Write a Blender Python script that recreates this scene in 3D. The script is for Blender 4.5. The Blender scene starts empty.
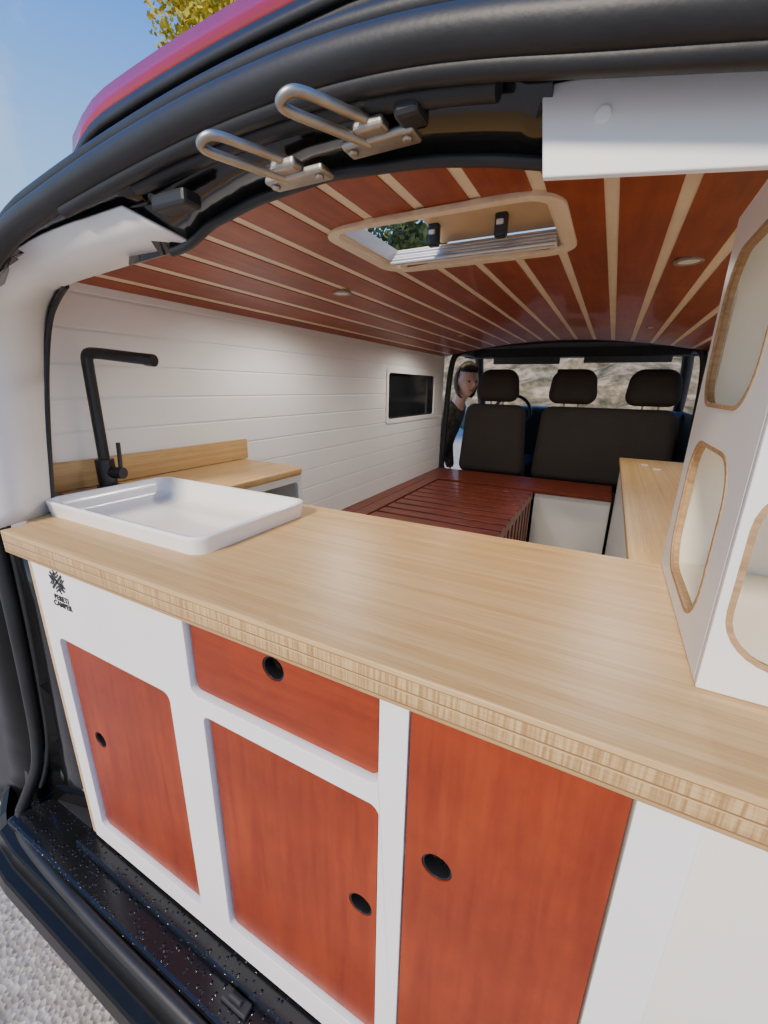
import bpy, bmesh, random
from math import *
from mathutils import Matrix, Vector
random.seed(7)
scn=bpy.context.scene
COL=scn.collection

# ------------------------------------------------------------------ materials
def newmat(name):
    m=bpy.data.materials.new(name); m.use_nodes=True
    nt=m.node_tree; b=nt.nodes['Principled BSDF']
    return m,nt,b
def N(nt,t,**k):
    n=nt.nodes.new(t)
    for a,v in k.items(): setattr(n,a,v)
    return n
def ramp(nt,fac,stops,interp='LINEAR'):
    r=N(nt,'ShaderNodeValToRGB'); e=r.color_ramp.elements; r.color_ramp.interpolation=interp
    while len(e)<len(stops): e.new(0.5)
    for i,(p,c) in enumerate(stops):
        e[i].position=p; e[i].color=(*c,1)
    nt.links.new(fac,r.inputs[0]); return r.outputs[0]
def coords(nt,scale=(1,1,1),rot=(0,0,0)):
    tc=N(nt,'ShaderNodeTexCoord'); mp=N(nt,'ShaderNodeMapping')
    mp.inputs['Scale'].default_value=scale; mp.inputs['Rotation'].default_value=rot
    nt.links.new(tc.outputs['Object'],mp.inputs[0]); return mp.outputs[0]
def noise(nt,vec,scale,detail=4,rough=.55):
    n=N(nt,'ShaderNodeTexNoise'); n.inputs['Scale'].default_value=scale
    n.inputs['Detail'].default_value=detail; n.inputs['Roughness'].default_value=rough
    nt.links.new(vec,n.inputs['Vector']); return n.outputs[0]
def bump(nt,b,h,strength=.2,dist=.005):
    bp=N(nt,'ShaderNodeBump'); bp.inputs['Strength'].default_value=strength
    bp.inputs['Distance'].default_value=dist
    nt.links.new(h,bp.inputs['Height']); nt.links.new(bp.outputs[0],b.inputs['Normal'])
def mix(nt,f,a,b,mode='MIX'):
    m=N(nt,'ShaderNodeMix',data_type='RGBA',blend_type=mode)
    if isinstance(f,(int,float)): m.inputs[0].default_value=f
    else: nt.links.new(f,m.inputs[0])
    for s,v in ((6,a),(7,b)):
        if isinstance(v,tuple): m.inputs[s].default_value=(*v,1)
        else: nt.links.new(v,m.inputs[s])
    return m.outputs[2]
def simple(name,c,rough=.5,metal=0,var=.06,scale=6,bs=0,coat=0,spec=None):
    m,nt,b=newmat(name)
    n=noise(nt,coords(nt),scale)
    lo=tuple(max(0,x*(1-var)) for x in c); hi=tuple(min(1,x*(1+var)) for x in c)
    nt.links.new(ramp(nt,n,[(.3,lo),(.7,hi)]),b.inputs['Base Color'])
    b.inputs['Roughness'].default_value=rough; b.inputs['Metallic'].default_value=metal
    if coat: b.inputs['Coat Weight'].default_value=coat
    if spec is not None: b.inputs['Specular IOR Level'].default_value=spec
    if bs: bump(nt,b,noise(nt,coords(nt),scale*12),bs,.003)
    return m
def wood(name,c1,c2,axis='z',rough=.45,streak=1.0,coat=0,blotch=.7,bsc=4.5):
    m,nt,b=newmat(name)
    sc={'x':(1.2,14,14),'y':(14,1.2,14),'z':(14,14,1.2)}[axis]
    n=noise(nt,coords(nt,sc),3.0*streak,6,.6)
    n2=noise(nt,coords(nt),bsc,8,.72)
    c=ramp(nt,n,[(.25,c1),(.75,c2)])
    d=ramp(nt,n2,[(.34,(.58,.50,.46)),(.62,(1,1,1))])
    nt.links.new(mix(nt,blotch,c,d,'MULTIPLY'),b.inputs['Base Color'])
    b.inputs['Roughness'].default_value=rough
    b.inputs['Coat Weight'].default_value=coat
    bump(nt,b,n,.08,.002)
    return m
def bamboo(name,mode):
    m,nt,b=newmat(name)
    tc=N(nt,'ShaderNodeTexCoord'); sp=N(nt,'ShaderNodeSeparateXYZ'); cb=N(nt,'ShaderNodeCombineXYZ')
    nt.links.new(tc.outputs['Object'],sp.inputs[0])
    ia={'x':(0,1),'y':(1,0),'edge':(0,2),'wallx':(1,2)}[mode]
    nt.links.new(sp.outputs[ia[0]],cb.inputs[0]); nt.links.new(sp.outputs[ia[1]],cb.inputs[1])
    mp=N(nt,'ShaderNodeMapping'); nt.links.new(cb.outputs[0],mp.inputs[0])
    mp.inputs['Scale'].default_value=(5,170,1) if mode!='edge' else (6,190,1)
    n=noise(nt,mp.outputs[0],1.5,6,.7)
    sh=ramp(nt,n,[(.3,(.78,.72,.63)),(.62,(1,1,1))])
    if mode=='edge':
        mp2=N(nt,'ShaderNodeMapping'); nt.links.new(cb.outputs[0],mp2.inputs[0]); mp2.inputs['Scale'].default_value=(230,8,1)
        col=ramp(nt,noise(nt,mp2.outputs[0],1.0,2,.5),[(.36,(.40,.235,.09)),(.5,(.56,.355,.15)),(.62,(.66,.45,.21))])
        mm=N(nt,'ShaderNodeMath',operation='MULTIPLY'); nt.links.new(sp.outputs[2],mm.inputs[0]); mm.inputs[1].default_value=1/.06
        k=ramp(nt,mm.outputs[0],[(0,(0,0,0)),(.16,(1,1,1)),(.45,(0,0,0)),(.53,(1,1,1)),(.82,(0,0,0))],'CONSTANT')
        ln=ramp(nt,mm.outputs[0],[(0,(.54,.34,.145)),(.12,(.30,.165,.06)),(.16,(.60,.40,.18)),(.45,(.66,.45,.21)),(.49,(.28,.155,.055)),(.81,(.32,.18,.065)),(.85,(.62,.41,.185))],'CONSTANT')
        col=mix(nt,k,ln,col)
    else:
        br=N(nt,'ShaderNodeTexBrick'); nt.links.new(cb.outputs[0],br.inputs[0])
        br.inputs['Scale'].default_value=1; br.inputs['Mortar Smooth'].default_value=.6
        br.inputs['Brick Width'].default_value=2.4; br.inputs['Row Height'].default_value=.0125
        br.inputs['Mortar Size'].default_value=.0003
        br.inputs['Color1'].default_value=(.57,.355,.140,1); br.inputs['Color2'].default_value=(.67,.445,.200,1)
        br.inputs['Mortar'].default_value=(.50,.31,.12,1)
        col=br.outputs[0]
    nt.links.new(mix(nt,1.0,col,sh,'MULTIPLY'),b.inputs['Base Color'])
    b.inputs['Roughness'].default_value=.42
    return m
M={}
M['bx']=bamboo('bamboo_lengthwise','x'); M['by']=bamboo('bamboo_crosswise','y')
M['bedge']=bamboo('bamboo_laminated_edge','edge'); M['bwall']=bamboo('bamboo_board','wallx')
M['red']=wood('red_stained_wood',(.23,.024,.0032),(.36,.052,.007),'z',.4,blotch=.85,bsc=2.6)
M['redx']=wood('red_stained_wood_horizontal',(.23,.024,.0032),(.36,.052,.007),'x',.4,blotch=.85,bsc=2.6)
M['ceil']=wood('ceiling_stained_wood',(.26,.046,.012),(.42,.092,.026),'y',.46,coat=.06,blotch=.7)
M['bedw']=wood('bed_stained_wood',(.15,.026,.011),(.27,.052,.019),'x',.42,coat=.15)
M['cream']=wood('pale_batten_wood',(.80,.64,.44),(.90,.77,.57),'y',.5,blotch=.2)
M['ply']=wood('plywood_edge',(.30,.17,.075),(.56,.37,.19),'x',.6,3,blotch=.3)
M['rawply']=wood('raw_plywood',(.50,.31,.15),(.70,.48,.27),'x',.6,3,blotch=.3)
M['white']=simple('white_paint',(.86,.84,.795),.42,0,.03,3)
M['whitewall']=simple('white_wall_paint',(.86,.855,.84),.38,0,.03,2)
M['inner']=simple('cream_lining',(.92,.86,.72),.55,0,.06,3)
M['ceramic']=simple('white_ceramic',(.90,.895,.88),.15,0,.01,3,coat=.4)
M['black']=simple('matte_black_metal',(.012,.012,.013),.38,0,.2,20)
M['gloss']=simple('gloss_black_paint',(.007,.007,.007),.14,0,.3,5,coat=.4)
M['rubber']=simple('black_rubber',(.013,.013,.0135),.48,0,.25,12,.1)
M['plast']=simple('dark_grey_plastic',(.022,.021,.021),.6,0,.2,20,.2)
M['bump']=simple('black_bumper_plastic',(.006,.006,.006),.30,0,.2,20,spec=.22)
M['seat']=simple('dark_seat_fabric',(.040,.034,.029),.92,0,.08,8,.1)
M['liner']=simple('grey_headliner',(.12,.115,.11),.9,0,.1,20)
M['steel']=simple('zinc_steel',(.40,.37,.32),.45,1,.18,25)
M['carred']=simple('red_car_paint',(.28,.006,.020),.25,0,.1,4,coat=.6)
M['dark']=simple('dark_void_board',(.02,.02,.02),.9)
M['tint']=simple('tinted_window_glass',(.012,.014,.016),.15,0,.3,3)
M['lid']=simple('amber_hatch_lid',(.70,.48,.26),.4,0,.15,4)
M['alu']=simple('pale_plastic_blind',(.80,.78,.74),.35,0,.05,8)
M['silver']=simple('silver_blind_rail',(.62,.61,.59),.35,.6,.05,8)
M['skin']=simple('skin',(.76,.46,.34),.5,0,.08,20)
M['hair']=simple('dark_hair',(.03,.02,.015),.7,0,.3,60)
M['camo']=simple('olive_jacket_fabric',(.070,.058,.036),.9,0,.8,18)
M['trous']=simple('dark_trousers_fabric',(.03,.035,.05),.9,0,.2,20)
M['bark']=simple('bark',(.12,.08,.05),.9,0,.3,20,.5)
m,nt,b=newmat('wet_black_sill')
n_=noise(nt,coords(nt),2.0,3); nt.links.new(ramp(nt,n_,[(.3,(.006,.006,.006)),(.7,(.014,.013,.012))]),b.inputs['Base Color'])
vv=N(nt,'ShaderNodeTexVoronoi'); vv.inputs['Scale'].default_value=70; nt.links.new(coords(nt),vv.inputs['Vector'])
hh=ramp(nt,vv.outputs['Distance'],[(.12,(1,1,1)),(.3,(0,0,0))]); b.inputs['Roughness'].default_value=.2
bump(nt,b,hh,.6,.004); M['sill']=m
def leafmat(name,a,b_):
    m,nt,b=newmat(name)
    nt.links.new(ramp(nt,noise(nt,coords(nt),1.6,5),[(.3,a),(.7,b_)]),b.inputs['Base Color'])
    b.inputs['Roughness'].default_value=.7
    return m
M['leaf']=leafmat('yellow_green_foliage',(.24,.23,.014),(.60,.48,.04))
M['leaf2']=leafmat('green_foliage',(.04,.08,.015),(.20,.23,.06))
m,nt,b=newmat('gravel_ground')
v=N(nt,'ShaderNodeTexVoronoi'); v.inputs['Scale'].default_value=60; nt.links.new(coords(nt),v.inputs['Vector'])
c=ramp(nt,v.outputs['Color'],[(.1,(.34,.285,.215)),(.9,(.70,.61,.49))])
c2=ramp(nt,noise(nt,coords(nt),1.2,5),[(.3,(.75,.75,.75)),(.7,(1,1,1))])
nt.links.new(mix(nt,.8,c,c2,'MULTIPLY'),b.inputs['Base Color']); b.inputs['Roughness'].default_value=.95
bump(nt,b,v.outputs['Distance'],.5,.012); M['gravel']=m
m,nt,b=newmat('scrub_hillside')
nt.links.new(ramp(nt,noise(nt,coords(nt),.8,9,.72),[(.38,(.05,.052,.018)),(.5,(.20,.15,.075)),(.64,(.44,.34,.21))]),b.inputs['Base Color'])
b.inputs['Roughness'].default_value=1; M['hill']=m

# ------------------------------------------------------------------ helpers
def link(ob): COL.objects.link(ob); return ob
def mesh(name,verts,faces,mats,fm=None,smooth=False,bevel=0,seg=2,recalc=True):
    me=bpy.data.meshes.new(name); me.from_pydata([tuple(v) for v in verts],[],faces)
    if not isinstance(mats,(list,tuple)): mats=[mats]
    for mt in mats: me.materials.append(mt)
    if fm:
        for p,i in zip(me.polygons,fm): p.material_index=i
    if recalc:
        bm=bmesh.new(); bm.from_mesh(me); bmesh.ops.recalc_face_normals(bm,faces=bm.faces); bm.to_mesh(me); bm.free()
    if smooth:
        for p in me.polygons: p.use_smooth=True
    ob=link(bpy.data.objects.new(name,me))
    if bevel:
        bv=ob.modifiers.new('b','BEVEL'); bv.width=bevel; bv.segments=seg; bv.limit_method='ANGLE'; bv.angle_limit=radians(40)
    return ob
def boxvf(lo,hi,V,F):
    o=len(V)
    for z in (lo[2],hi[2]):
        for x,y in ((lo[0],lo[1]),(hi[0],lo[1]),(hi[0],hi[1]),(lo[0],hi[1])): V.append((x,y,z))
    for f in ((0,3,2,1),(4,5,6,7),(0,1,5,4),(1,2,6,5),(2,3,7,6),(3,0,4,7)): F.append(tuple(o+i for i in f))
def box(name,lo,hi,mat,bevel=.003,seg=2,smooth=False):
    V=[];F=[];boxvf(lo,hi,V,F)
    return mesh(name,V,F,mat,bevel=bevel,seg=seg,smooth=smooth)
def boxes(name,lst,mat,bevel=0):
    V=[];F=[]
    for lo,hi in lst: boxvf(lo,hi,V,F)
    return mesh(name,V,F,mat,bevel=bevel)
def rr(x0,x1,y0,y1,r,n=8):
    P=[]
    for cx,cy,a in ((x1-r,y1-r,0),(x0+r,y1-r,90),(x0+r,y0+r,180),(x1-r,y0+r,270)):
        for i in range(n+1):
            t=radians(a+90*i/n); P.append((cx+r*cos(t),cy+r*sin(t)))
    return P
def circ(cx,cy,r,n=32): return [(cx+r*cos(2*pi*i/n),cy+r*sin(2*pi*i/n)) for i in range(n)]
def plate(name,outer,holes,axis,p0,p1,mats,bevel=.002,edge=None,holes_only=False):
    cu=bpy.data.curves.new('tmp','CURVE'); cu.dimensions='2D'; cu.fill_mode='BOTH'; cu.extrude=abs(p1-p0)/2
    for pts in [outer]+holes:
        s=cu.splines.new('POLY'); s.points.add(len(pts)-1); s.use_cyclic_u=True
        for i,p in enumerate(pts): s.points[i].co=(p[0],p[1],0,1)
    ob=link(bpy.data.objects.new('tmp',cu)); bpy.context.view_layer.update()
    me=bpy.data.meshes.new_from_object(ob.evaluated_get(bpy.context.evaluated_depsgraph_get()))
    bpy.data.objects.remove(ob); me.name=name
    mid=(p0+p1)/2
    for v in me.vertices:
        a,b,c=v.co
        v.co={'y':(a,mid+c,b),'x':(mid+c,a,b),'z':(a,b,mid+c)}[axis]
    bm=bmesh.new(); bm.from_mesh(me); bmesh.ops.remove_doubles(bm,verts=bm.verts,dist=1e-5)
    bmesh.ops.recalc_face_normals(bm,faces=bm.faces); bm.to_mesh(me); bm.free()
    me.materials.clear(); me.materials.append(mats)
    if edge:
        me.materials.append(edge); k='xyz'.index(axis); oth=[i for i in range(3) if i!=k]
        mn=[min(p[i] for p in outer) for i in (0,1)]; mx=[max(p[i] for p in outer) for i in (0,1)]
        for p in me.polygons:
            e=abs(p.normal[k])<=.9
            if e and holes_only:
                c=[p.center[i] for i in oth]
                if any(abs(c[i]-mn[i])<.004 or abs(c[i]-mx[i])<.004 for i in (0,1)): e=False
            p.material_index=1 if e else 0
    o=link(bpy.data.objects.new(name,me))
    if bevel:
        bv=o.modifiers.new('b','BEVEL'); bv.width=bevel; bv.segments=2; bv.limit_method='ANGLE'; bv.angle_limit=radians(50)
    return o
def tube(name,pts,r,mat,smoothc=True,radii=None,cyclic=False,res=6,flat=None):
    cu=bpy.data.curves.new('tmp','CURVE'); cu.dimensions='3D'; cu.bevel_depth=r; cu.bevel_resolution=res; cu.use_fill_caps=True
    s=cu.splines.new('NURBS' if smoothc else 'POLY'); s.points.add(len(pts)-1)
    for i,p in enumerate(pts):
        s.points[i].co=(*p,1); s.points[i].radius=radii[i] if radii else 1
    s.use_cyclic_u=cyclic
    if smoothc: s.order_u=3; s.use_endpoint_u=True; s.resolution_u=6
    ob=link(bpy.data.objects.new('tmp',cu)); bpy.context.view_layer.update()
    me=bpy.data.meshes.new_from_object(ob.evaluated_get(bpy.context.evaluated_depsgraph_get()))
    bpy.data.objects.remove(ob); me.name=name; me.materials.clear(); me.materials.append(mat)
    for p in me.polygons: p.use_smooth=True
    return link(bpy.data.objects.new(name,me))
def cyl(name,p0,p1,r0,mat,r1=None,n=28,bevel=.002):
    r1=r0 if r1 is None else r1
    p0=Vector(p0);p1=Vector(p1);d=(p1-p0).normalized()
    u=d.orthogonal().normalized(); w=d.cross(u)
    V=[];F=[]
    for p,r in ((p0,r0),(p1,r1)):
        for i in range(n): V.append(p+u*r*cos(2*pi*i/n)+w*r*sin(2*pi*i/n))
    for i in range(n): F.append((i,(i+1)%n,n+(i+1)%n,n+i))
    F.append(tuple(range(n))); F.append(tuple(range(n,2*n)))
    return mesh(name,V,F,mat,bevel=bevel)
def ribbon(name,A,B,mat,thick=0,sub=0,smooth=True):
    V=list(A)+list(B);n=len(A);F=[(i,i+1,n+i+1,n+i) for i in range(n-1)]
    ob=mesh(name,V,F,mat,smooth=smooth)
    if thick:
        s=ob.modifiers.new('s','SOLIDIFY'); s.thickness=thick; s.offset=0
    return ob
def tag(ob,label=None,cat=None,kind=None,group=None):
    if label: ob['label']=label
    if cat: ob['category']=cat
    if kind: ob['kind']=kind
    if group: ob['group']=group
    return ob
def struct(ob,label=None): ob['kind']='structure'; 
def empty(name,loc,label,cat,group=None):
    e=link(bpy.data.objects.new(name,None)); e.location=loc; e.empty_display_size=.1
    tag(e,label,cat,None,group); return e
def par(parent,*obs):
    for o in obs:
        o.parent=parent
        L=Vector(parent.location) if parent.type=='EMPTY' else Vector((0,0,0))
        o.matrix_parent_inverse=Matrix.Translation(-L)
def realize(ob):
    bpy.context.view_layer.update()
    me=bpy.data.meshes.new_from_object(ob.evaluated_get(bpy.context.evaluated_depsgraph_get()))
    ob.modifiers.clear(); ob.data=me; return ob

XL,XR=-1.52,.64
FLOOR=-1.42; GZ=-2.05
def dome(x): return .41-.115*((x+.44)/1.06)**2
def interp(P,x):
    if x<=P[0][0]: return P[0][1]
    for (a,b),(c,d) in zip(P,P[1:]):
        if x<=c: return b+(d-b)*(x-a)/(c-a)
    return P[-1][1]

# ------------------------------------------------------------------ ground and landscape
g=mesh('ground',[(-60,-30,GZ),(60,-30,GZ),(60,80,GZ),(-60,80,GZ)],[(0,1,2,3)],M['gravel']); struct(g)
V=[];F=[]
nx,ny=70,26
for j in range(ny+1):
    for i in range(nx+1):
        x=-60+120*i/nx; y=21+30*j/ny
        h=GZ-.05+ (j/ny)*9.0*(1+.25*sin(x*.13+1)) + (random.random()-.5)*1.1*(j>0)
        V.append((x,y,h))
for j in range(ny):
    for i in range(nx):
        a=j*(nx+1)+i; F.append((a,a+1,a+nx+2,a+nx+1))
h=mesh('hillside',V,F,M['hill'],smooth=True); tag(h,'dry scrubby hillside with olive and tan bushes','hillside',kind='stuff')
def tree(loc,trunk_h,cr,cz,mat,label,n=5000,leaf=.11):
    e=empty('tree',loc,label,'tree')
    x,y,z=loc
    t=tube('trunk',[(x,y,z-.05),(x+.1,y,z+trunk_h*.5),(x-.05,y+.05,z+trunk_h)],.16,M['bark'],radii=[1.2,.9,.4])
    V=[];F=[]
    cl=[(Vector((random.gauss(0,cr*.42),random.gauss(0,cr*.42),random.gauss(0,cz*.4))),random.uniform(.25,.5)*cr) for _ in range(26)]
    for k in range(n):
        c,r=random.choice(cl)
        d=Vector((random.gauss(0,1),random.gauss(0,1),random.gauss(0,1))).normalized()*r*random.uniform(.6,1)
        p=c+d+Vector((x,y,z+trunk_h+cz*.35))
        u=Vector((random.gauss(0,1),random.gauss(0,1),random.gauss(0,1))).normalized()
        w=u.orthogonal().normalized(); s=leaf*random.uniform(.6,1.3); o=len(V)
        V+= [p-u*s,p+w*s*.5,p+u*s,p-w*s*.5]; F.append((o,o+1,o+2,o+3))
    f=mesh('foliage',V,F,mat,recalc=False); par(e,t,f)
tree((-7.3,8.6,GZ),7.5,2.1,2.3,M['leaf'],'tall tree with sunlit yellow-green leaves',32000,.07)
tree((-7.0,14.5,GZ),4.6,2.2,2.2,M['leaf2'],'tall dark green roadside tree with dense crown',9000,.13)
tree((6.0,17,GZ),1.8,2.0,1.2,M['leaf2'],'low green tree on the dry slope',3500,.14)

# ------------------------------------------------------------------ room shell
fl=box('floor',(XL-.04,.47,FLOOR-.04),(XR+.04,5.6,FLOOR),M['plast'],0); struct(fl)
W=(2.94,4.0,-.26,.115); lst=[]
z=-.90; ph=.106
while z<.28:
    z1=min(z+ph-.007,.31); z0=z
    y0,y1=.60,4.16
    def add(a,b,c,d):
        if b-a>.001 and d-c>.001: lst.append(((XL-.014,a,c),(XL,b,d)))
    if z1<=W[2] or z0>=W[3]: add(y0,y1,z0,z1)
    else:
        add(y0,W[0],z0,z1); add(W[1],y1,z0,z1)
        add(W[0],W[1],z0,min(z1,W[2])); add(W[0],W[1],max(z0,W[3]),z1)
    z+=ph
bx_=XL-.005
back=[((XL-.03,.60,FLOOR),(bx_,4.16,W[2])),((XL-.03,.60,W[3]),(bx_,4.16,.36)),((XL-.03,.60,W[2]),(bx_,W[0],W[3])),((XL-.03,W[1],W[2]),(bx_,4.16,W[3]))]
wl=boxes('wall_left',lst+back,M['whitewall'],.0045); struct(wl)
wr=box('wall_right',(XR,.5,FLOOR),(XR+.03,4.16,.36),M['whitewall'],0); struct(wr)
wf=plate('window_1',rr(W[0]-.02,W[1]+.02,W[2]-.02,W[3]+.02,.03),[rr(W[0]+.01,W[1]-.10,W[2]+.015,W[3]-.015,.03)],'x',XL-.004,XL+.008,M['white']); struct(wf)
wg=plate('window_2',rr(W[0],W[1],W[2],W[3],.02),[],'x',XL-.05,XL-.034,M['tint'],0); struct(wg)
# ceiling
SK=(-.75,-.19,1.10,1.50)
V=[];F=[];fm=[]
def dpiece(x0,x1,y0,y1,dz,mi,top=.03):
    o=len(V)
    for (x,y) in ((x0,y0),(x1,y0),(x1,y1),(x0,y1)): V.append((x,y,dome(x)+dz))
    for (x,y) in ((x0,y0),(x1,y0),(x1,y1),(x0,y1)): V.append((x,y,dome(x)+top))
    for f in ((0,3,2,1),(4,5,6,7),(0,1,5,4),(1,2,6,5),(2,3,7,6),(3,0,4,7)): F.append(tuple(o+i for i in f)); fm.append(mi)
def dcut(x0,x1,y0,y1,dz,mi):
    hx0,hx1,hy0,hy1=SK
    if x1<=hx0 or x0>=hx1: dpiece(x0,x1,y0,y1,dz,mi); return
    if x0<hx0: dpiece(x0,hx0,y0,y1,dz,mi)
    if x1>hx1: dpiece(hx1,x1,y0,y1,dz,mi)
    a,b_=max(x0,hx0),min(x1,hx1)
    dpiece(a,b_,y0,hy0,dz,mi); dpiece(a,b_,hy1,y1,dz,mi)
sp=.138; BW=.0145; xs=[.073+sp*k for k in range(-12,5)]
for i,x in enumerate(xs):
    if x-.01>XL and x+.01<XR: dcut(x-BW,x+BW,.62,4.18,.003,1)
    a=max(XL,x+BW); b_=min(XR,x+sp-BW)
    if b_>a: dcut(a,b_,.62,4.18,0,0)
cl_=mesh('ceiling',V,F,[M['ceil'],M['cream']],fm); struct(cl_)
for i,(x,y,q) in enumerate(((-1.06,1.62,1),(.14,1.66,1),(-1.06,3.2,.55),(.14,3.2,.55))):  # the smaller far pair is added, only to carry extra interior fill
    z=dome(x)
    l=empty('ceiling_light',(x,y,z),'small round flush ceiling light with metal rim between brown boards, far pair added for fill','ceiling light',group='round ceiling lights')
    r=plate('rim',circ(x,y,.039*q),[circ(x,y,.029*q)],'z',z-.007,z+.002,M['steel'],.001)
    d=plate('lens',circ(x,y,.029*q),[],'z',z-.005,z+.001,M['alu'],.001); par(l,r,d)
    ld=bpy.data.lights.new('fill_lamp','SPOT'); ld.energy=16; ld.spot_size=radians(172); ld.spot_blend=.6; ld.shadow_soft_size=.035; ld.color=(1,.95,.88)  # added fill spot that brightens the interior, under every fixture
    lo_=link(bpy.data.objects.new('fill_lamp',ld)); lo_.location=(x,y,z-.05)
    par(l,lo_)

# skylight
zc=dome(-.47)
e=empty('roof_hatch',(-.47,1.3,zc),'open roof hatch with pale wood surround and folded blind','roof hatch')
fr=plate('wood_surround',rr(SK[0]-.036,SK[1]+.036,SK[2]-.030,SK[3]+.036,.09),[rr(SK[0]-.002,SK[1]+.002,SK[2]-.004,SK[3]+.002,.06)],'z',zc-.015,zc-.001,M['cream'],.003)
parts=[fr]
blist=[((SK[0],SK[2]-.0,zc),(SK[0]+.01,SK[3],zc+.045)),((SK[1]-.01,SK[2],zc),(SK[1],SK[3],zc+.045)),((SK[0],SK[2],zc),(SK[1],SK[2]+.01,zc+.045)),((SK[0],SK[3]-.01,zc),(SK[1],SK[3],zc+.045))]
sh=boxes('shaft',blist,M['cream']); parts.append(sh)
for k in range(4):
    parts.append(tube('blind_rail',[(SK[0]+.02,SK[3]-.078+.015*k,zc-.012+.013*k),(SK[1]-.02,SK[3]-.078+.015*k,zc-.012+.013*k)],.0062,M['silver'],smoothc=False))
parts.append(boxes('folded_blind',[((SK[0]+.02,SK[3]-.060,zc-.006),(SK[1]-.02,SK[3]-.012,zc+.010)),((SK[0]+.02,SK[3]-.030,zc+.010),(SK[1]-.02,SK[3]-.012,zc+.034))],M['alu'],.001))
lx0,lx1=-.585,-.17
V=[(lx0,1.50,zc+.050),(lx1,1.50,zc+.050),(lx1,1.10,zc+.095),(lx0,1.10,zc+.095)]
V+=[(x,y+.005,z+.02) for x,y,z in V]
lid=mesh('hatch_lid',V,[(0,1,2,3),(4,5,6,7),(0,1,5,4),(1,2,6,5),(2,3,7,6),(3,0,4,7)],M['lid'],bevel=.006)
parts.append(lid)
for x in (-.56,-.355):
    parts.append(box('hatch_latch',(x-.018,1.36,zc+.006),(x+.018,1.39,zc+.075),M['black'],.008))
    parts.append(box('latch_pad',(x-.010,1.352,zc+.034),(x+.010,1.362,zc+.048),M['silver'],.003))
par(e,*parts)

# ------------------------------------------------------------------ kitchen cabinet
FY=.455
cab=empty('kitchen_cabinet',(-.55,.75,FLOOR),'white kitchen cabinet with red-orange stained doors under bamboo worktop','kitchen cabinet')
CX0,CX1=-1.268,.155; CT=-.431; CB=-1.385
LD=(-1.192,-.752,-1.315,-.645); DR=(-.675,-.238,-.612,-.425); MD=(-.648,-.236,-1.30,-.656); RD=(-.190,.093,-1.345,-.425)
def arc(cx,cy,r,a0,a1,n=8): return [(cx+r*cos(radians(a0+(a1-a0)*i/n)),cy+r*sin(radians(a0+(a1-a0)*i/n))) for i in range(n+1)]
rd=.018
outer=[(CX0+.022,CB),(CX1,CB),(CX1,CT),(RD[1],CT),(RD[1],RD[2]),(RD[0],RD[2]),(RD[0],CT),(DR[1],CT)]+arc(DR[1]-rd,DR[2]+rd,rd,0,-90)+arc(DR[0]+rd,DR[2]+rd,rd,-90,-180)+[(DR[0],CT),(CX0+.022,CT)]
def rrz(b,r): return rr(b[0],b[1],b[2],b[3],r)
ff=plate('face_frame',outer,[rrz(LD,.022),rrz(MD,.018)],'y',FY,FY+.026,M['white'],.003)
sides=boxes('carcass',[((CX0+.024,FY+.028,CB),(CX0+.036,.94,CT)),((CX1-.018,FY+.028,CB),(CX1,.94,CT)),((-.73,FY+.035,CB),(-.70,.94,-.47)),((-.222,FY+.035,CB),(-.206,.94,CT)),((CX0+.03,.93,CB),(CX1-.01,.94,CT)),((CX0+.03,FY+.035,CB),(CX1-.01,.94,CB+.02))],M['white'],.001)
sp_=box('ply_side_panel',(CX0,FY+.002,CB),(CX0+.022,.94,CT),M['rawply'],.002); sp_['label']='raw plywood end panel'
par(cab,ff,sides,sp_)
def front(name,b,r,hole,mat,dy=.012,open_top=False,gp=.007):
    ins=b[0]+gp,b[1]-gp,b[2]+gp,b[3]-(0 if open_top else gp)
    p=plate(name,rr(*ins,r),[circ(*hole,.0250)],'y',FY+dy,FY+dy+.020,mat,.002)
    rg=plate('finger_hole_ring',circ(*hole,.0249),[circ(*hole,.0215)],'y',FY+dy+.002,FY+dy+.024,M['black'],.001)
    par(cab,p); par(p,rg)
    return p
front('door',LD,.015,(-1.118,-.958),M['red'])
front('drawer',DR,.012,(-.457,-.480),M['redx'],open_top=True)
front('door',MD,.012,(-.277,-.935),M['red'])
front('door',RD,.004,(-.132,-.712),M['red'],dy=-.002,open_top=True,gp=.005)
def txt(s,size,x,z,y,parent,name='lettering'):
    cu=bpy.data.curves.new('t','FONT'); cu.body=s; cu.size=size; cu.align_x='CENTER'; cu.extrude=.0008; cu.offset=.0003; cu.space_character=1.08
    ob=link(bpy.data.objects.new('t',cu)); bpy.context.view_layer.update()
    me=bpy.data.meshes.new_from_object(ob.evaluated_get(bpy.context.evaluated_depsgraph_get())); bpy.data.objects.remove(ob)
    for v in me.vertices: a,b_,c=v.co; v.co=(x+a,y-c,z+b_)
    me.materials.clear(); me.materials.append(M['black']); me.name=name
    o=link(bpy.data.objects.new(name,me)); par(parent,o); return o
V=[];F=[]
def bar(x0,z0,x1,z1,w):
    d=Vector((x1-x0,z1-z0)).normalized(); nn=Vector((-d.y,d.x))*w/2; o=len(V)
    for yy in (FY-.0015,FY+.001):
        for (px,pz) in ((x0+nn.x,z0+nn.y),(x1+nn.x,z1+nn.y),(x1-nn.x,z1-nn.y),(x0-nn.x,z0-nn.y)): V.append((px,yy,pz))
    for f in ((0,3,2,1),(4,5,6,7),(0,1,5,4),(1,2,6,5),(2,3,7,6),(3,0,4,7)): F.append(tuple(o+i for i in f))
ex,ez=-1.132,-.472
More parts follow.
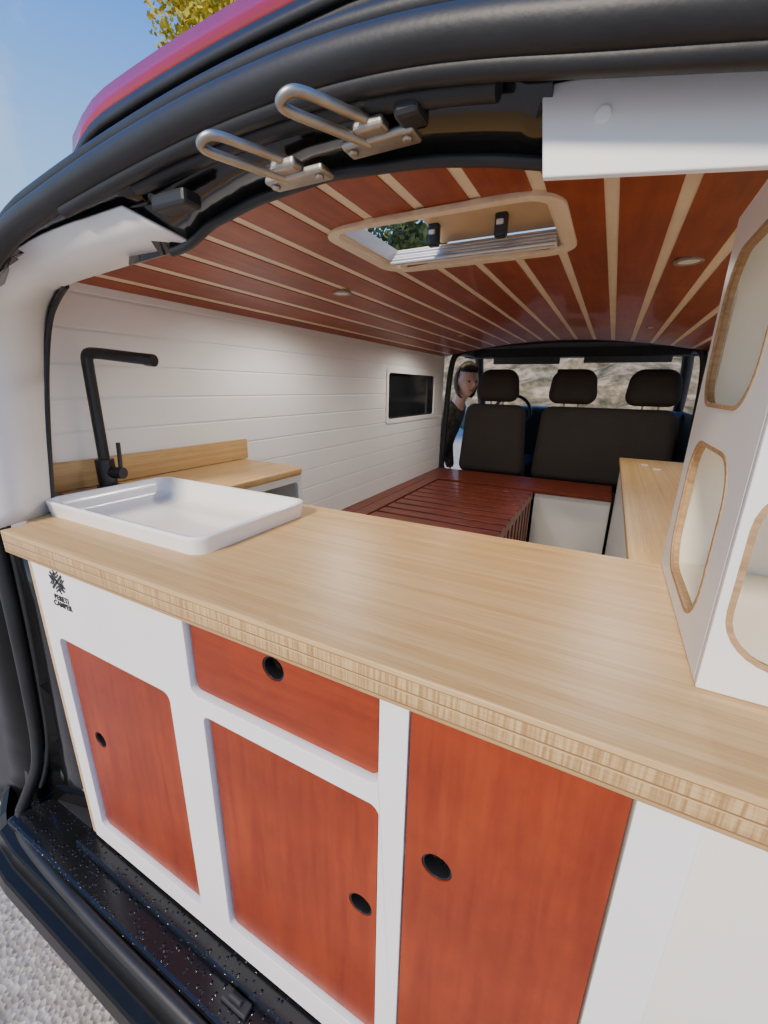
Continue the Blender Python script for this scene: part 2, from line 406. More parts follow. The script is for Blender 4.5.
for s in (-1,1):
    bar(ex-.026*s,ez-.022,ex+.026*s,ez+.022,.0065)
    for k in (1,2):
        q=.0085*k
        bar(ex+s*(.004+q),ez,ex+s*(.016+q),ez+.012,.0034); bar(ex+s*(.004+q),ez,ex+s*(.016+q),ez-.012,.0034)
        bar(ex,ez+s*(.003+q),ex+.012,ez+s*(.013+q),.0034); bar(ex,ez+s*(.003+q),ex-.012,ez+s*(.013+q),.0034)
em=mesh('emblem',V,F,M['black']); em['label']='black crossed-line emblem'; par(cab,em)
txt('PERETI',.0205,ex+.004,ez-.052,FY-.001,cab); txt('CAMPER',.0205,ex+.004,ez-.070,FY-.001,cab)

# worktop
SX=(-1.405,-.750,.565,.962)
wt=plate('worktop',[(-1.335,.44),(XR-.005,.44),(XR-.005,1.065),(-1.14,1.035),(-1.14,.978),(XL+.001,.978),(XL+.001,.56),(-1.42,.53),(-1.335,.50)],[rr(SX[0]+.015,SX[1]-.015,SX[2]+.015,SX[3]-.015,.03)],'z',-.43,-.37,M['bx'],.003,edge=M['bedge'])
tag(wt,'thick pale bamboo worktop with striped laminated edge','worktop')
# sink
V=[];F=[]
loops=[(0.006,-.371),(0.001,-.336),(0.0005,-.330),(.003,-.327),(.010,-.327),(.013,-.331),(.0195,-.368),(.024,-.388),(.036,-.400),(.055,-.403),(.10,-.405)]
nn_=6
for ins,z in loops:
    r=max(.042-ins*.3,.02)
    for (x,y) in rr(SX[0]+ins,SX[1]-ins,SX[2]+ins,SX[3]-ins,r,nn_): V.append((x,y,z))
n=4*(nn_+1)
for k in range(len(loops)-1):
    for i in range(n): F.append((k*n+i,k*n+(i+1)%n,(k+1)*n+(i+1)%n,(k+1)*n+i))
F.append(tuple((len(loops)-1)*n+i for i in range(n)))
sk=empty('sink',(-1.075,.76,-.37),'shallow white rectangular basin with raised rounded rim','sink')
sb=mesh('basin',V,F,M['ceramic'])
for p in sb.data.polygons: p.use_smooth=True
par(sk,sb)
# raised shelf & backsplash & tap
sh=empty('side_shelf',(-1.33,1.2,FLOOR),'white box with raised bamboo shelf against the plank wall','shelf')
st=plate('shelf_top',[(XL+.018,.66),(-1.412,.66),(-1.412,.985),(-1.13,.985),(-1.13,1.40),(-1.16,1.44),(XL+.018,1.44)],[],'z',-.367,-.342,M['by'],.003,edge=M['by'])
sbx=plate('side_panel',[(.99,FLOOR),(1.42,FLOOR),(1.42,-.368),(.99,-.368)],[rr(1.12,1.39,-.60,-.40,.02)],'x',-1.16,-1.142,M['white'],.002)
sb2=boxes('carcass',[((XL+.005,1.40,FLOOR),(-1.162,1.42,-.369)),((XL+.005,1.06,FLOOR),(-1.162,1.08,-.45))],M['white'])
par(sh,st,sbx,sb2)
bs=box('backsplash_board',(XL+.002,.60,-.341),(XL+.016,1.47,-.250),M['bwall'],.002); tag(bs,'low bamboo backsplash board behind the sink','backsplash')
tp=empty('tap',(-1.448,.79,-.342),'matte black angular kitchen tap with thin lever','tap')
TX,TY=-1.450,.785
parts=[cyl('base',(TX,TY,-.342),(TX,TY,-.332),.034,M['black']),
 cyl('valve_body',(TX,TY,-.333),(TX,TY,-.245),.028,M['black']),
 tube('spout',[(TX,TY,-.26),(TX,TY,-.1),(TX,TY,.035),(TX+.001,TY,.078),(TX+.028,TY+.006,.082),(TX+.12,TY+.025,.073),(-1.212,.840,.061)],.0168,M['black'],radii=[1]*7),
 cyl('nozzle',(-1.240,.834,.063),(-1.208,.841,.060),.0176,M['black']),
 cyl('lever_hub',(TX+.015,TY+.005,-.29),(TX+.062,TY+.02,-.29),.019,M['black']),
 tube('lever',[(TX+.052,TY+.018,-.285),(TX+.056,TY+.018,-.24),(TX+.06,TY+.018,-.190)],.0065,M['black'])]
par(tp,*parts)

# ------------------------------------------------------------------ right niche / tower / side unit
np_=box('partition_panel',(CX1+.002,.74,FLOOR),(XR-.002,.76,-.432),M['white'],.002); tag(np_,'plain white panel beneath the worktop end','panel')
tw=empty('shelf_tower',(.38,.84,-.37),'tall white shelf cabinet with rounded plywood-edged cut-outs','shelf cabinet')
TX0=.152; TY0,TY1=.598,1.06; TT=.30; th=.014
lf=plate('side_panel',[(TY0+th+.001,-.369),(TY1,-.369),(TY1,TT),(TY0+th+.001,TT)],[rr(.69,1.02,-.02,.225,.075),rr(.69,.99,-.33,-.085,.07)],'x',TX0,TX0+th,M['white'],.0015,edge=M['ply'],holes_only=True)
ff=plate('front_panel',[(TX0,-.369),(XR-.002,-.369),(XR-.002,TT),(TX0,TT)],[rr(TX0+.014,.58,-.320,-.085,.065),rr(TX0+.014,.58,-.04,.22,.065)],'y',TY0,TY0+th,M['white'],.0015,edge=M['ply'],holes_only=True)
bk=boxes('carcass',[((TX0+.02,TY1-.018,-.369),(XR-.002,TY1,TT)),((XR-.02,TY0+.02,-.369),(XR-.002,TY1-.02,TT))],M['inner'])
par(tw,lf,ff,bk)
for (p0_,r0_) in (((.69,1.02,-.02,.225),.075),((.69,.99,-.33,-.085),.07)):
    a0,a1,c0,c1=p0_
    par(tw,plate('plywood_rim',rr(a0-.004,a1+.004,c0-.004,c1+.004,r0_+.004),[rr(a0+.003,a1-.003,c0+.003,c1-.003,r0_-.003)],'x',TX0-.0012,TX0+.003,M['ply'],0))
par(tw,plate('plywood_rim',rr(TX0+.010,.584,-.324,-.081,.069),[rr(TX0+.017,.577,-.317,-.088,.062)],'y',TY0-.0012,TY0+.003,M['ply'],0))
for (a_,b_) in ((-.062,-.046),(-.369,-.352),(TT-.018,TT)):
    par(tw,box('shelf_board',(TX0+.02,TY0+.02,a_),(XR-.02,TY1-.02,b_),M['inner'],.001))
su=empty('side_unit',(.37,2.5,FLOOR),'long low white storage unit with bamboo top along the wall','storage unit')
tp_=box('bamboo_top',(.118,1.10,-.52),(XR-.003,3.72,-.495),M['by'],.003)
bd=boxes('carcass',[((.135,1.12,FLOOR),(.155,3.70,-.521)),((.135,3.68,FLOOR),(XR-.003,3.70,-.521)),((.135,1.12,FLOOR),(XR-.003,1.14,-.521))],M['white'])
par(su,tp_,bd)
for (x,y) in ((.27,3.42),(.33,3.26)):
    par(su,cyl('grommet',(x,y,-.496),(x,y,-.490),.024,M['alu']))

# ------------------------------------------------------------------ bed platform
bd=empty('slatted_bed',(-1.0,2.9,FLOOR),'dark red-brown slatted pull-out bed bench','bed')
BZ=-.81; sl=[]
y=2.02
while y<3.55:
    sl.append(((XL+.22,y,BZ-.02),(-.465,y+.105,BZ))); y+=.13
s1=boxes('slats',sl,M['bedw'],.003)
s2=boxes('frame',[((XL+.22,2.0,BZ-.06),(XL+.25,3.60,BZ-.021)),((-.50,2.0,BZ-.07),(-.468,3.60,BZ-.021)),((-.95,2.0,BZ-.06),(-.92,3.60,BZ-.021))],M['bedw'])
leg=[]
y=2.03
while y<3.55:
    leg.append(((-.490,y,FLOOR),(-.467,y+.07,BZ-.022))); y+=.13
s3=boxes('side_slats',leg,M['bedw'],.003)
s4=box('rear_board',(-1.30,2.0,FLOOR),(-1.28,3.6,BZ-.022),M['dark'],0)
t2=[((XL+.004,1.46,BZ-.025),(XL+.10,3.615,BZ+.003)),((XL+.104,1.46,BZ-.025),(XL+.205,3.615,BZ+.003))]
s5=boxes('wall_side_boards',t2,M['bedw'],.003)
par(bd,s1,s2,s3,s4,s5)
bp=empty('bench_platform',(-.7,3.88,FLOOR),'raised bench behind the seats with brown boards and white front','bench')
tl=[((XL+.004,3.62+.105*k,BZ-.025),(.113,3.62+.105*k+.1,BZ+.003)) for k in range(5)]
b1=boxes('top_boards',tl,M['bedw'],.003)
b2=box('front_panel',(-.46,3.635,FLOOR),(.113,3.655,BZ-.026),M['white'])
par(bp,b1,b2)

# ------------------------------------------------------------------ cab
def seatpart(name,lo,hi,r,mat=None,taper=None):
    V=[];F=[];boxvf(lo,hi,V,F)
    if taper:
        V=[(x+(taper if (x<(lo[0]+hi[0])/2) else -taper)*(z>(lo[2]+hi[2])/2),y,z) for x,y,z in V]
    return mesh(name,V,F,mat or M['seat'],bevel=r,seg=6,smooth=True)
def seat(name,x0,x1,label,heads,cat='car seat',ztop=-.13):
    e=empty(name,((x0+x1)/2,4.5,FLOOR),label,cat)
    ps=[seatpart('backrest',(x0,4.25,-.85),(x1,4.43,ztop),.085,taper=.05),
        seatpart('cushion',(x0,4.40,-.90),(x1,4.98,-.70),.06),
        box('seat_base',(x0+.05,4.3,FLOOR+.002),(x1-.05,4.9,-.905),M['plast'])]
    for hx in heads:
        h=seatpart('headrest',(hx-.215,4.24,ztop+.025),(hx+.215,4.44,ztop+.33),.098,taper=.035)
        for dx in (-.06,.06):
            par(h,cyl('headrest_post',(hx+dx,4.34,ztop-.04),(hx+dx,4.34,ztop+.07),.008,M['steel']))
        ps.append(h)
    par(e,*ps)
seat('driver_seat',-1.36,-.68,'dark fabric driver seat with headrest seen from behind',[-1.01],ztop=-.15)
seat('passenger_bench_seat',-.62,.56,'dark fabric double passenger seat with two headrests',[-.33,.30],ztop=-.150)
at=tube('trim_1',[(-1.50,4.19,-.82),(-1.49,4.19,-.3),(-1.46,4.19,.25),(-1.40,4.19,.33),(-1.15,4.19,.39),(-.44,4.19,.425),(.3,4.19,.40),(.52,4.19,.35),(.60,4.19,.25),(.62,4.19,-.3),(.62,4.19,-.85)],.028,M['rubber']); struct(at)
ch=empty('van_cab',(-.44,5,FLOOR),'dark van cab interior with dashboard, pillars and headliner','van cab')
CL,CR=-1.58,.70
pr=[boxes('headliner',[((CL,4.20,.42),(CR,5.0,.46)),((CL,4.20,.34),(CL+.12,5.1,.44)),((CR-.12,4.20,.34),(CR,5.1,.44))],M['liner']),
 box('sun_visor',(-1.25,5.0,.26),(-.55,5.03,.40),M['liner'],.01),box('sun_visor',(-.32,5.0,.27),(.45,5.03,.40),M['liner'],.01),
 box('windscreen_header',(CL,4.98,.33),(CR,5.2,.46),M['plast'],.01),
 box('dashboard',(CL+.02,5.25,-1.2),(CR-.02,5.75,-.20),M['plast'],.06,4),
 box('cab_side',(CR-.03,4.18,FLOOR),(CR,5.8,-.2),M['plast']),box('cab_side',(CR-.03,4.18,-.2),(CR,4.32,.45),M['plast']),box('cab_side',(CL,4.18,FLOOR),(CL+.03,4.22,.45),M['plast']),
 box('cab_front',(CL,5.72,FLOOR),(CR,5.80,-.22),M['plast'],0),
 tube('pillar',[(CL+.03,5.8,-.22),(CL+.05,5.5,.1),(CL+.12,5.15,.40)],.05,M['plast']),
 tube('pillar',[(CR-.03,5.8,-.22),(CR-.05,5.5,.1),(CR-.12,5.15,.40)],.05,M['plast'])]
sw=tube('steering_wheel',[(-1.0+.21*cos(t*pi/8),5.05+.05*sin(t*pi/8),-.27+.2*sin(t*pi/8)) for t in range(16)],.018,M['black'],cyclic=True)
pr+= [sw,cyl('steering_column',(-1.0,5.06,-.27),(-1.0,5.28,-.36),.05,M['black'])]
mr=box('rear_view_mirror',(-.56,5.0,.13),(-.28,5.03,.21),M['black'],.02); pr.append(mr)
par(ch,*pr)

# ------------------------------------------------------------------ van body rear
vb=empty('van',(-.44,.5,GZ+.3),'red and gloss black van with open rear and thick rubber seal','van')
gp=[(-1.60,.395,-1.43),(-1.555,.42,-1.33),(-1.50,.45,-1.20),(-1.44,.45,-.87),(-1.40,.45,-.50),(-1.42,.46,-.05),(-1.38,.475,.13),(-1.16,.5,.28),(-.92,.5,.315),(-.74,.5,.335),(-.55,.5,.35),(-.38,.5,.352),(-.25,.5,.342),(-.15,.5,.325),(-.06,.5,.305),(.04,.5,.285),(.3,.5,.23),(.55,.5,.10)]
rad=[.8,.75,.75,.8,.85,.9,.9,.92,.95,1,1,1,1,1,1,1,1,1]
seal=tube('rubber_seal',gp,.0235,M['rubber'],radii=rad)
seal2=tube('sill_seal',[(-1.60,.395,-1.43),(-1.57,.365,-1.450),(-1.40,.348,-1.452),(-1.0,.335,-1.448),(-.6,.335,-1.448),(0,.335,-1.448),(.6,.335,-1.448)],.017,M['rubber'])
inner_=tube('inner_seal_lip',[(x,y+.025,z-.029) for x,y,z in gp[9:14]],.013,M['rubber'])
inner2=tube('inner_seal_fold',[(x,y+.004,z-.024) for x,y,z in gp[8:]],.011,M['rubber'])
outer_=tube('outer_seal_lip',[(x,y+.006,z+.031) for x,y,z in gp[6:]],.013,M['rubber'])
side_=tube('side_seal_fold',[(x+.026,y+.02,z) for x,y,z in gp[1:6]],.008,M['rubber'])
gz=[(p[0],p[2]) for p in gp[6:]]
hz=[(-1.3,.2),(-.72,.235),(-.66,.262),(-.55,.282),(-.41,.292),(-.25,.28),(-.15,.262),(-.11,.25),(.6,.16)]
X_=[-1.3+.05*i for i in range(38)]
XH=[-.80+.035*i for i in range(21)]
h1=ribbon('header_panel',[(x,.52,interp(gz,x)) for x in XH],[(x,.60,interp(hz,x)) for x in XH],M['gloss'],.004)
h2=ribbon('header_return',[(x,.60,interp(hz,x)) for x in X_[8:]],[(x,.635,dome(x)+.01) for x in X_[8:]],M['gloss'],.004)
uz=[(-1.36,.17),(-1.25,.252),(-1.05,.278),(-.795,.290)]
h2b=ribbon('corner_return',[(x,.545,interp(uz,x)-.002) for x in X_[:12]],[(x,.615,dome(x)+.012) for x in X_[:12]],M['gloss'],.004)
h2c=ribbon('corner_lip',[(x,.505,interp(gz,x)-.005) for x in X_[:12]],[(x,.55,interp(uz,x)) for x in X_[:12]],M['gloss'],.004)
h4=tube('header_lip',[(x,.598,interp(hz,x)) for x in XH[1:]],.008,M['rubber'])
h3=ribbon('gutter',[(x,.50,interp(gz,x)+.02) for x in X_],[(x,.585,interp(gz,x)+.10) for x in X_],M['gloss'],.004)
XR_=[-1.02+.04*i for i in range(40)]
rz=lambda x: .533-.11*(x+.44)**2-(.035*((-.90-x)/.12)**2 if x<-.90 else 0)
r1=ribbon('roof_lower_edge',[(x,.585,min(interp(gz,x)+.10,rz(x)-.05)) for x in XR_],[(x,.60,rz(x)-.048) for x in XR_],M['rubber'],.004)
r2=ribbon('roof_drip_edge',[(x,.585,rz(x)-.066) for x in XR_],[(x,.592,rz(x)-.045) for x in XR_],M['rubber'],.012)
r3=ribbon('roof_edge',[(x,.592,rz(x)-.045) for x in XR_],[(x,.60,rz(x)) for x in XR_],M['carred'],.004)
r4=ribbon('roof_skin',[(x,.60,rz(x)) for x in XR_],[(x,.98,min(rz(x)-.03,.47)) for x in XR_],M['carred'],.004)
par(vb,seal,seal2,inner_,inner2,outer_,side_,h1,h2,h2b,h2c,h3,h4,r1,r2,r3,r4)
zs=[-.40,-.6,-.87,-1.1,-1.2,-1.33,-1.44]
sx=[(-1.44,-1.58),(-1.33,-1.54),(-1.2,-1.49),(-.87,-1.43),(-.5,-1.39),(-.3,-1.40)]
pA=[(interp(sx,z)-.0,.46,z) for z in zs]; pB=[(-1.28,.535,z) for z in zs]
b1=ribbon('rear_pillar',pA,pB,M['gloss'],.006)
zs2=zs+[-1.56]
pA2=[(interp(sx,z)-.015,.45,z) for z in zs2[:-1]]+[(-1.60,.36,-1.56)]
pC=[(interp(sx,z)-.36,.43,z) for z in zs2]
b2=ribbon('pillar_outer',pA2,pC,M['bump'],.01)
b4=box('sill_floor',(-1.60,.35,-1.47),(XR+.05,.53,-1.425),M['sill'],.01)
b4b=box('sill_ledge',(-1.30,.415,-1.424),(XR+.02,.53,-1.400),M['sill'],.006)
sec=[(.345,-1.462),(.326,-1.470),(.320,-1.475),(.314,-1.530),(.310,-1.536),(.288,-1.544),(.282,-1.552),(.276,-1.600),(.290,-1.65),(.36,-1.66)]
xb=[-1.92,-1.80,-1.70,-1.62,-1.5,-1.0,-.5,0,.7]; off=[.17,.085,.035,.010,0,0,0,0,0]
V=[];F=[]
for xx,oo in zip(xb,off):
    for (yy,zz) in sec: V.append((xx,yy+oo,zz-(.0 if xx>-1.65 else .02)))
k=len(sec)
for i in range(len(xb)-1):
    for j in range(k-1): F.append((i*k+j,i*k+j+1,(i+1)*k+j+1,(i+1)*k+j))
b5=mesh('bumper',V,F,M['bump'],smooth=False)
b5.modifiers.new('s','SOLIDIFY').thickness=.006
b7=box('underbody',(-1.5,.40,-1.75),(XR-.0,5.6,-1.47),M['dark'],0)
b8=box('body_corner',(-1.95,.44,-1.66),(-1.60,.60,-1.30),M['bump'],.02)
par(vb,b1,b2,b4,b4b,b5,b7,b8)
lk=boxes('sill_striker',[((-.62,.385,-1.426),(-.54,.414,-1.412)),((-.60,.392,-1.412),(-.56,.402,-1.398))],M['plast'],.004); par(vb,lk)
# white trims
U=[(-.795,.53,.288),(-1.05,.525,.276),(-1.25,.53,.25),(-1.34,.50,.19),(-1.375,.46,.10),(-1.375,.445,-.1),(-1.35,.442,-.37)]
L_=[(-.705,.60,.238),(-.98,.625,.232),(-1.24,.65,.225),(-1.34,.68,.215),(-1.39,.665,.15),(-1.395,.62,-.08),(-1.395,.585,-.37)]
def subdiv(P,k=5):
    out=[]
    for i in range(len(P)-1):
        p0=Vector(P[max(i-1,0)]);p1=Vector(P[i]);p2=Vector(P[i+1]);p3=Vector(P[min(i+2,len(P)-1)])
        for j in range(k):
            t=j/k; out.append(.5*((2*p1)+(p2-p0)*t+(2*p0-5*p1+4*p2-p3)*t*t+(3*p1-p0-3*p2+p3)*t**3))
    out.append(Vector(P[-1])); return out
t2=ribbon('trim_2',subdiv(U),subdiv(L_),M['white'],.005); struct(t2)
V=[(-.112,.55,.300),(.60,.55,.235),(.60,.55,.130),(-.102,.55,.218)]; V+=[(x,.558,z-.001) for x,y,z in V]
t3=mesh('trim_3',V,[(0,1,2,3),(4,5,6,7),(0,1,5,4),(1,2,6,5),(2,3,7,6),(3,0,4,7)],M['white'],bevel=.0015); struct(t3)
t4=tube('trim_4',[(x-.004,y+.004,z) for x,y,z in L_[2:]],.008,M['rubber']); struct(t4)
t5=ribbon('trim_5',[(x,y,z) for x,y,z in L_[2:]],[(XL,min(y*XL/x-.004,.73),z*XL/x) for x,y,z in L_[2:]],M['whitewall'],.004); struct(t5)
for (x,y,z) in ((-1.08,.575,.254),(-.05,.549,.262)):
    c=cyl('screw_cap',(x,y-.001,z-.0005),(x,y+.004,z),.008,M['white']); tag(c,'small round white cap on the white trim','screw cap',group='trim screw caps')
def striker(bx,by,bz,tx,ty,tz,label):
    e=empty('door_striker',(bx,by,bz),label,'door striker',group='door strikers')
    b=Vector((bx,by,bz)); t=Vector((tx,ty,tz)); d=(t-b); s=Vector((.0120,.0,.0055))
    lp=tube('loop',[b-s,b-s+d*.6,b-s+d*.94,b-s*.5+d*1.02,b+s*.5+d*1.02,b+s+d*.94,b+s+d*.6,b+s],.0056,M['steel'])
    pl=box('base_plate',(bx-.048,by-.010,bz-.009),(bx+.052,by+.022,bz+.001),M['steel'],.004,3)
    cl_=box('clamp',(bx-.020,by-.030,bz-.006),(bx+.022,by-.008,bz+.007),M['steel'],.005,3)
    par(e,lp,pl,cl_)
    for dx in (-.036,.040):
        par(e,cyl('bolt',(bx+dx,by+.002,bz-.013),(bx+dx,by+.002,bz-.008),.007,M['steel'],n=6))
striker(-.435,.55,.280,-.480,.437,.279,'zinc steel door striker loop bolted to black frame')
striker(-.305,.55,.296,-.355,.437,.292,'zinc steel door striker loop bolted to black frame')
for (x0,x1,z0,z1) in ((-.70,-.62,.262,.285),(-.268,-.235,.29,.325)):
    o=box('rubber_buffer',(x0,.515,z0),(x1,.55,z1),M['rubber'],.006); tag(o,'black rubber door buffer on the upper frame','buffer',group='door buffers')

# ------------------------------------------------------------------ person outside driver door
def skinmesh(name,verts,edges,radii,mat,sub=2,root=0):
    me=bpy.data.meshes.new(name); me.from_pydata(verts,edges,[]); ob=link(bpy.data.objects.new(name,me))
    md=ob.modifiers.new('s','SKIN'); 
    for i,v in enumerate(me.skin_vertices[0].data):
        r=radii[i]; v.radius=(r,r) if not isinstance(r,tuple) else r; v.use_root=(i==root)
    md.use_smooth_shade=True
    ss=ob.modifiers.new('u','SUBSURF'); ss.levels=sub; ss.render_levels=sub
    realize(ob); ob.data.materials.clear(); ob.data.materials.append(mat)
    for p in ob.data.polygons: p.use_smooth=True
    return ob
PX,PY=-1.86,4.62
hx,hy,hz_=-1.375,4.48,.070
pe=empty('person',(PX,PY,GZ),'person in patterned olive hood and jacket leaning in','person')
J=dict(pel=(PX,PY,-.98),sp=(PX+.06,PY,-.72),ch=(PX+.26,PY-.03,-.36),nk=(PX+.40,PY-.10,-.14),hd=(hx-.02,hy,.0),
 lsh=(PX+.28,PY+.20,-.28),lel=(PX+.16,PY+.28,-.66),lwr=(PX+.24,PY+.22,-.94),rsh=(PX+.30,PY-.24,-.28),rel=(PX+.18,PY-.30,-.66),rwr=(PX+.26,PY-.24,-.94),
 lhip=(PX,PY+.11,-1.05),lkn=(PX+.05,PY+.13,-1.52),lan=(PX,PY+.14,GZ+.09),ltoe=(PX+.2,PY+.15,GZ+.05),rhip=(PX,PY-.11,-1.05),rkn=(PX+.05,PY-.13,-1.52),ran=(PX,PY-.14,GZ+.09),rtoe=(PX+.2,PY-.15,GZ+.05))
def sk_(name,keys,edges,radii,mat):
    return skinmesh(name,[J[k] for k in keys],[(keys.index(a),keys.index(b_)) for a,b_ in edges],radii,mat)
keys=['pel','sp','ch','nk','hd','lsh','lel','lwr','rsh','rel','rwr','lhip','lkn','lan','ltoe','rhip','rkn','ran','rtoe']
E=[('pel','sp'),('sp','ch'),('ch','nk'),('nk','hd'),('ch','lsh'),('lsh','lel'),('lel','lwr'),('ch','rsh'),('rsh','rel'),('rel','rwr'),('pel','lhip'),('lhip','lkn'),('lkn','lan'),('lan','ltoe'),('pel','rhip'),('rhip','rkn'),('rkn','ran'),('ran','rtoe')]
Rr=[.15,.14,.16,.070,.06,.07,.05,.035,.07,.05,.035,.10,.07,.05,.035,.10,.07,.05,.035]
body=sk_('body',keys,E,Rr,M['skin'])
bm=bmesh.new(); bmesh.ops.create_icosphere(bm,subdivisions=5,radius=1)
rot=Matrix.Rotation(radians(-42),3,'Z')@Matrix.Rotation(radians(8),3,'Y')
G=lambda t,s: exp(-((t/s)**2))
for v in bm.verts:
    x,y,z=v.co
    w=.112 if z>-.1 else .112*(1-.30*min(1,(-.1-z)/.9)**1.2)
    p=Vector((x*.132,y*w*.94,z*.165))
    if x>.2:
        k=min(1,(x-.2)/.4)
        p.x+= k*.040*G(y,.11)*(G(z+.17,.10)+.55*G(z+.02,.14))
        p.x+= k*.010*G(abs(y)-.12,.08)*G(z+.20,.07)
        p.x+= k*.011*G(y,.5)*G(z-.22,.09)
        p.x-= k*.020*G(abs(y)-.36,.15)*G(z-.06,.10)
        p.x+= k*.007*G(abs(y)-.48,.16)*G(z+.18,.14)
        p.x+= k*.009*G(y,.22)*G(z+.42,.05)
        p.x+= k*.008*G(y,.20)*G(z+.52,.05)
        p.x+= k*.020*G(y,.28)*G(z+.82,.16)
    if abs(y)>.8: p.y+= .018*(1 if y>0 else -1)*G(z+.05,.22)*G(x+.05,.16)
    v.co=rot@p+Vector((hx,hy,hz_))
hm=bpy.data.meshes.new('h'); bm.to_mesh(hm); bm.free()
bm=bmesh.new(); bm.from_mesh(body.data); bm.from_mesh(hm)
bm.to_mesh(body.data); bm.free()
for side in ('l','r'):
    w=Vector(J[side+'wr'])
    for k in range(5):
        a=w+Vector((.0,(k-2)*.016,-.03)); L2=[.075,.10,.11,.10,.085][k]
        if k==0: pts=[w+Vector((.01,-.03,-.02)),w+Vector((.045,-.05,-.06)),w+Vector((.06,-.052,-.10))]
        else: pts=[w,a+Vector((.0,0,-.06)),a+Vector((.02,0,-.06-L2*.6)),a+Vector((.045,0,-.06-L2))]
        f=tube('f',pts,.010,M['skin']); bm=bmesh.new(); bm.from_mesh(body.data); bm.from_mesh(f.data); bm.to_mesh(body.data); bm.free(); bpy.data.objects.remove(f)
rm=body.modifiers.new('r','REMESH'); rm.mode='VOXEL'; rm.voxel_size=.0065; rm.use_smooth_shade=True
realize(body); body.data.materials.clear(); body.data.materials.append(M['skin'])
jk=sk_('jacket',['pel','sp','ch','nk','lsh','lel','lwr','rsh','rel','rwr'],[('pel','sp'),('sp','ch'),('ch','nk'),('ch','lsh'),('lsh','lel'),('lel','lwr'),('ch','rsh'),('rsh','rel'),('rel','rwr')],[.18,.18,.20,.125,.10,.075,.055,.10,.075,.055],M['camo'])
tr=sk_('trousers',['pel','lhip','lkn','lan','rhip','rkn','ran'],[('pel','lhip'),('lhip','lkn'),('lkn','lan'),('pel','rhip'),('rhip','rkn'),('rkn','ran')],[.17,.125,.09,.07,.125,.09,.07],M['trous'])
def dome_cap(name,mat,zcut,grow,xmin,low=.9):
    bm=bmesh.new(); bmesh.ops.create_icosphere(bm,subdivisions=5,radius=1)
    dl=[v for v in bm.verts if v.co.z<zcut-(low if v.co.x<xmin-.25*v.co.z else 0)]
    bmesh.ops.delete(bm,geom=dl,context='VERTS')
    for v in bm.verts:
        x,y,z=v.co; v.co=rot@Vector((x*.132*grow,y*.108*grow,z*.165*grow))+Vector((hx,hy,hz_))
    me=bpy.data.meshes.new(name); bm.to_mesh(me); bm.free(); me.materials.append(mat)
    for p in me.polygons: p.use_smooth=True
    o=link(bpy.data.objects.new(name,me)); s=o.modifiers.new('s','SOLIDIFY'); s.thickness=.008; return o
hr=dome_cap('hair',M['hair'],.55,1.05,-.05); cp=dome_cap('hood',M['camo'],.62,1.20,.10,1.5)
eyes=[]
for s in (-1,1):
    c=rot@Vector((.100,s*.040,.010))+Vector((hx,hy,hz_)); c2=rot@Vector((.112,s*.040,.010))+Vector((hx,hy,hz_))
    eyes.append(cyl('eye',c,c2,.010,M['dark'],n=12,bevel=0))
mo=tube('mouth',[rot@Vector((.112,-.028,-.078))+Vector((hx,hy,hz_)),rot@Vector((.133,0,-.079))+Vector((hx,hy,hz_)),rot@Vector((.112,.028,-.078))+Vector((hx,hy,hz_))],.0045,simple('lips',(.40,.13,.11)))
par(pe,body,jk,tr,hr,cp,mo,*eyes)
for s in ('l','r'):
    a=Vector(J[s+'an']);t=Vector(J[s+'toe'])
    sh=tube('shoe',[(a.x-.07,a.y,GZ+.055),(a.x+.05,a.y,GZ+.06),(t.x+.02,t.y,GZ+.045)],.055,M['black']); par(pe,sh)

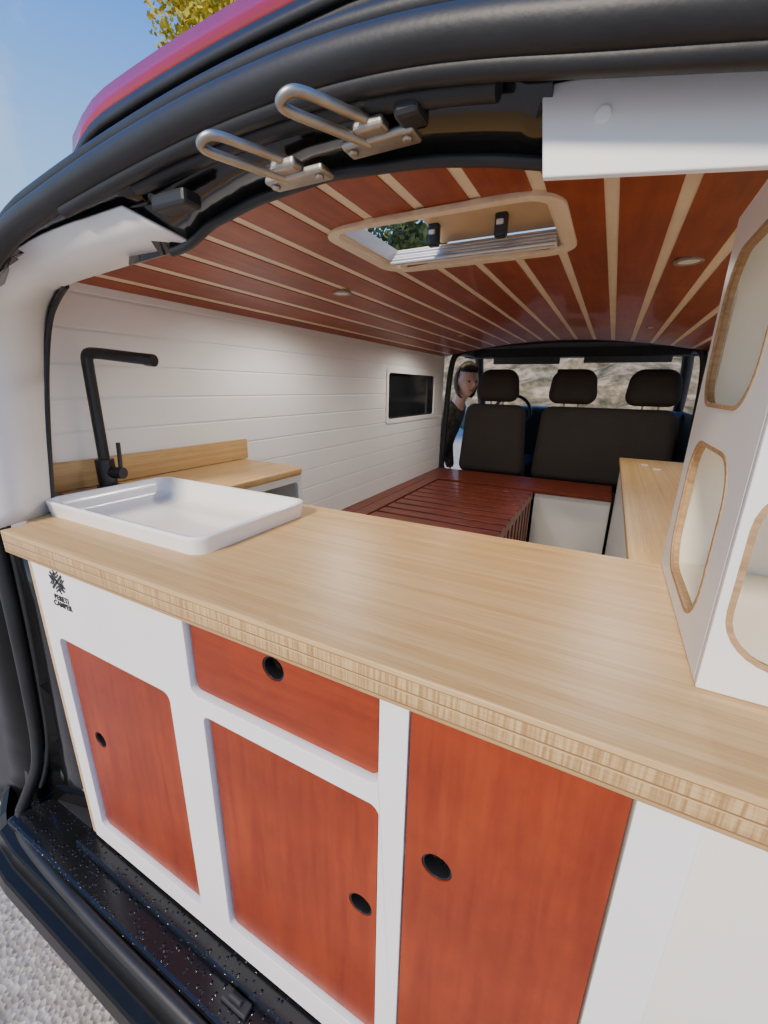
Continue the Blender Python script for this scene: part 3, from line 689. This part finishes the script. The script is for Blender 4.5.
# ------------------------------------------------------------------ recentre origins
bpy.context.view_layer.update()
for o in list(COL.objects):
    if o.type=='MESH' and o.data.users==1 and len(o.data.vertices):
        co=[v.co for v in o.data.vertices]
        c=Vector(((min(v.x for v in co)+max(v.x for v in co))/2,(min(v.y for v in co)+max(v.y for v in co))/2,min(v.z for v in co)))
        has=[ch for ch in o.children]
        o.data.transform(Matrix.Translation(-c)); o.matrix_basis=Matrix.Translation(c)
        for ch_ in has: ch_.matrix_parent_inverse=Matrix.Translation(-c)

# ------------------------------------------------------------------ lights
w=bpy.data.worlds.new('World'); scn.world=w; w.use_nodes=True; nt=w.node_tree
bg=nt.nodes['Background']
tc=N(nt,'ShaderNodeTexCoord'); sp3=N(nt,'ShaderNodeSeparateXYZ'); nt.links.new(tc.outputs['Generated'],sp3.inputs[0])
cn=noise(nt,tc.outputs['Generated'],3.0,6,.6)
sky=ramp(nt,sp3.outputs[2],[(0,(.88,.93,1.0)),(.3,(.33,.60,1.0)),(.58,(.035,.26,.95))])
cl2=ramp(nt,cn,[(.55,(0,0,0)),(.8,(.45,.45,.45))])
nt.links.new(mix(nt,cl2,sky,(.95,.96,1.0)),bg.inputs[0]); bg.inputs[1].default_value=1.3
su_=bpy.data.lights.new('sun','SUN'); su_.energy=5.0; su_.angle=radians(10); su_.color=(1,.86,.68)
so=link(bpy.data.objects.new('sun',su_)); so.rotation_euler=Vector((.12,.85,-.60)).to_track_quat('-Z','Y').to_euler()

# ------------------------------------------------------------------ camera
a,b_,c=0.47940,-0.29155,-0.01934
R=Matrix.Rotation(a,3,'Z')@Matrix.Rotation(b_,3,'X')@Matrix.Rotation(c,3,'Y')
rt,fw,up=R.col[0],R.col[1],R.col[2]
cam=bpy.data.cameras.new('camera'); co=link(bpy.data.objects.new('camera',cam))
cam.sensor_fit='VERTICAL'; cam.sensor_height=36; cam.lens=36*418.664/1024; cam.clip_start=.02; cam.clip_end=300
co.matrix_world=Matrix((( rt.x,up.x,-fw.x,0),(rt.y,up.y,-fw.y,0),(rt.z,up.z,-fw.z,0),(0,0,0,1)))
scn.camera=co
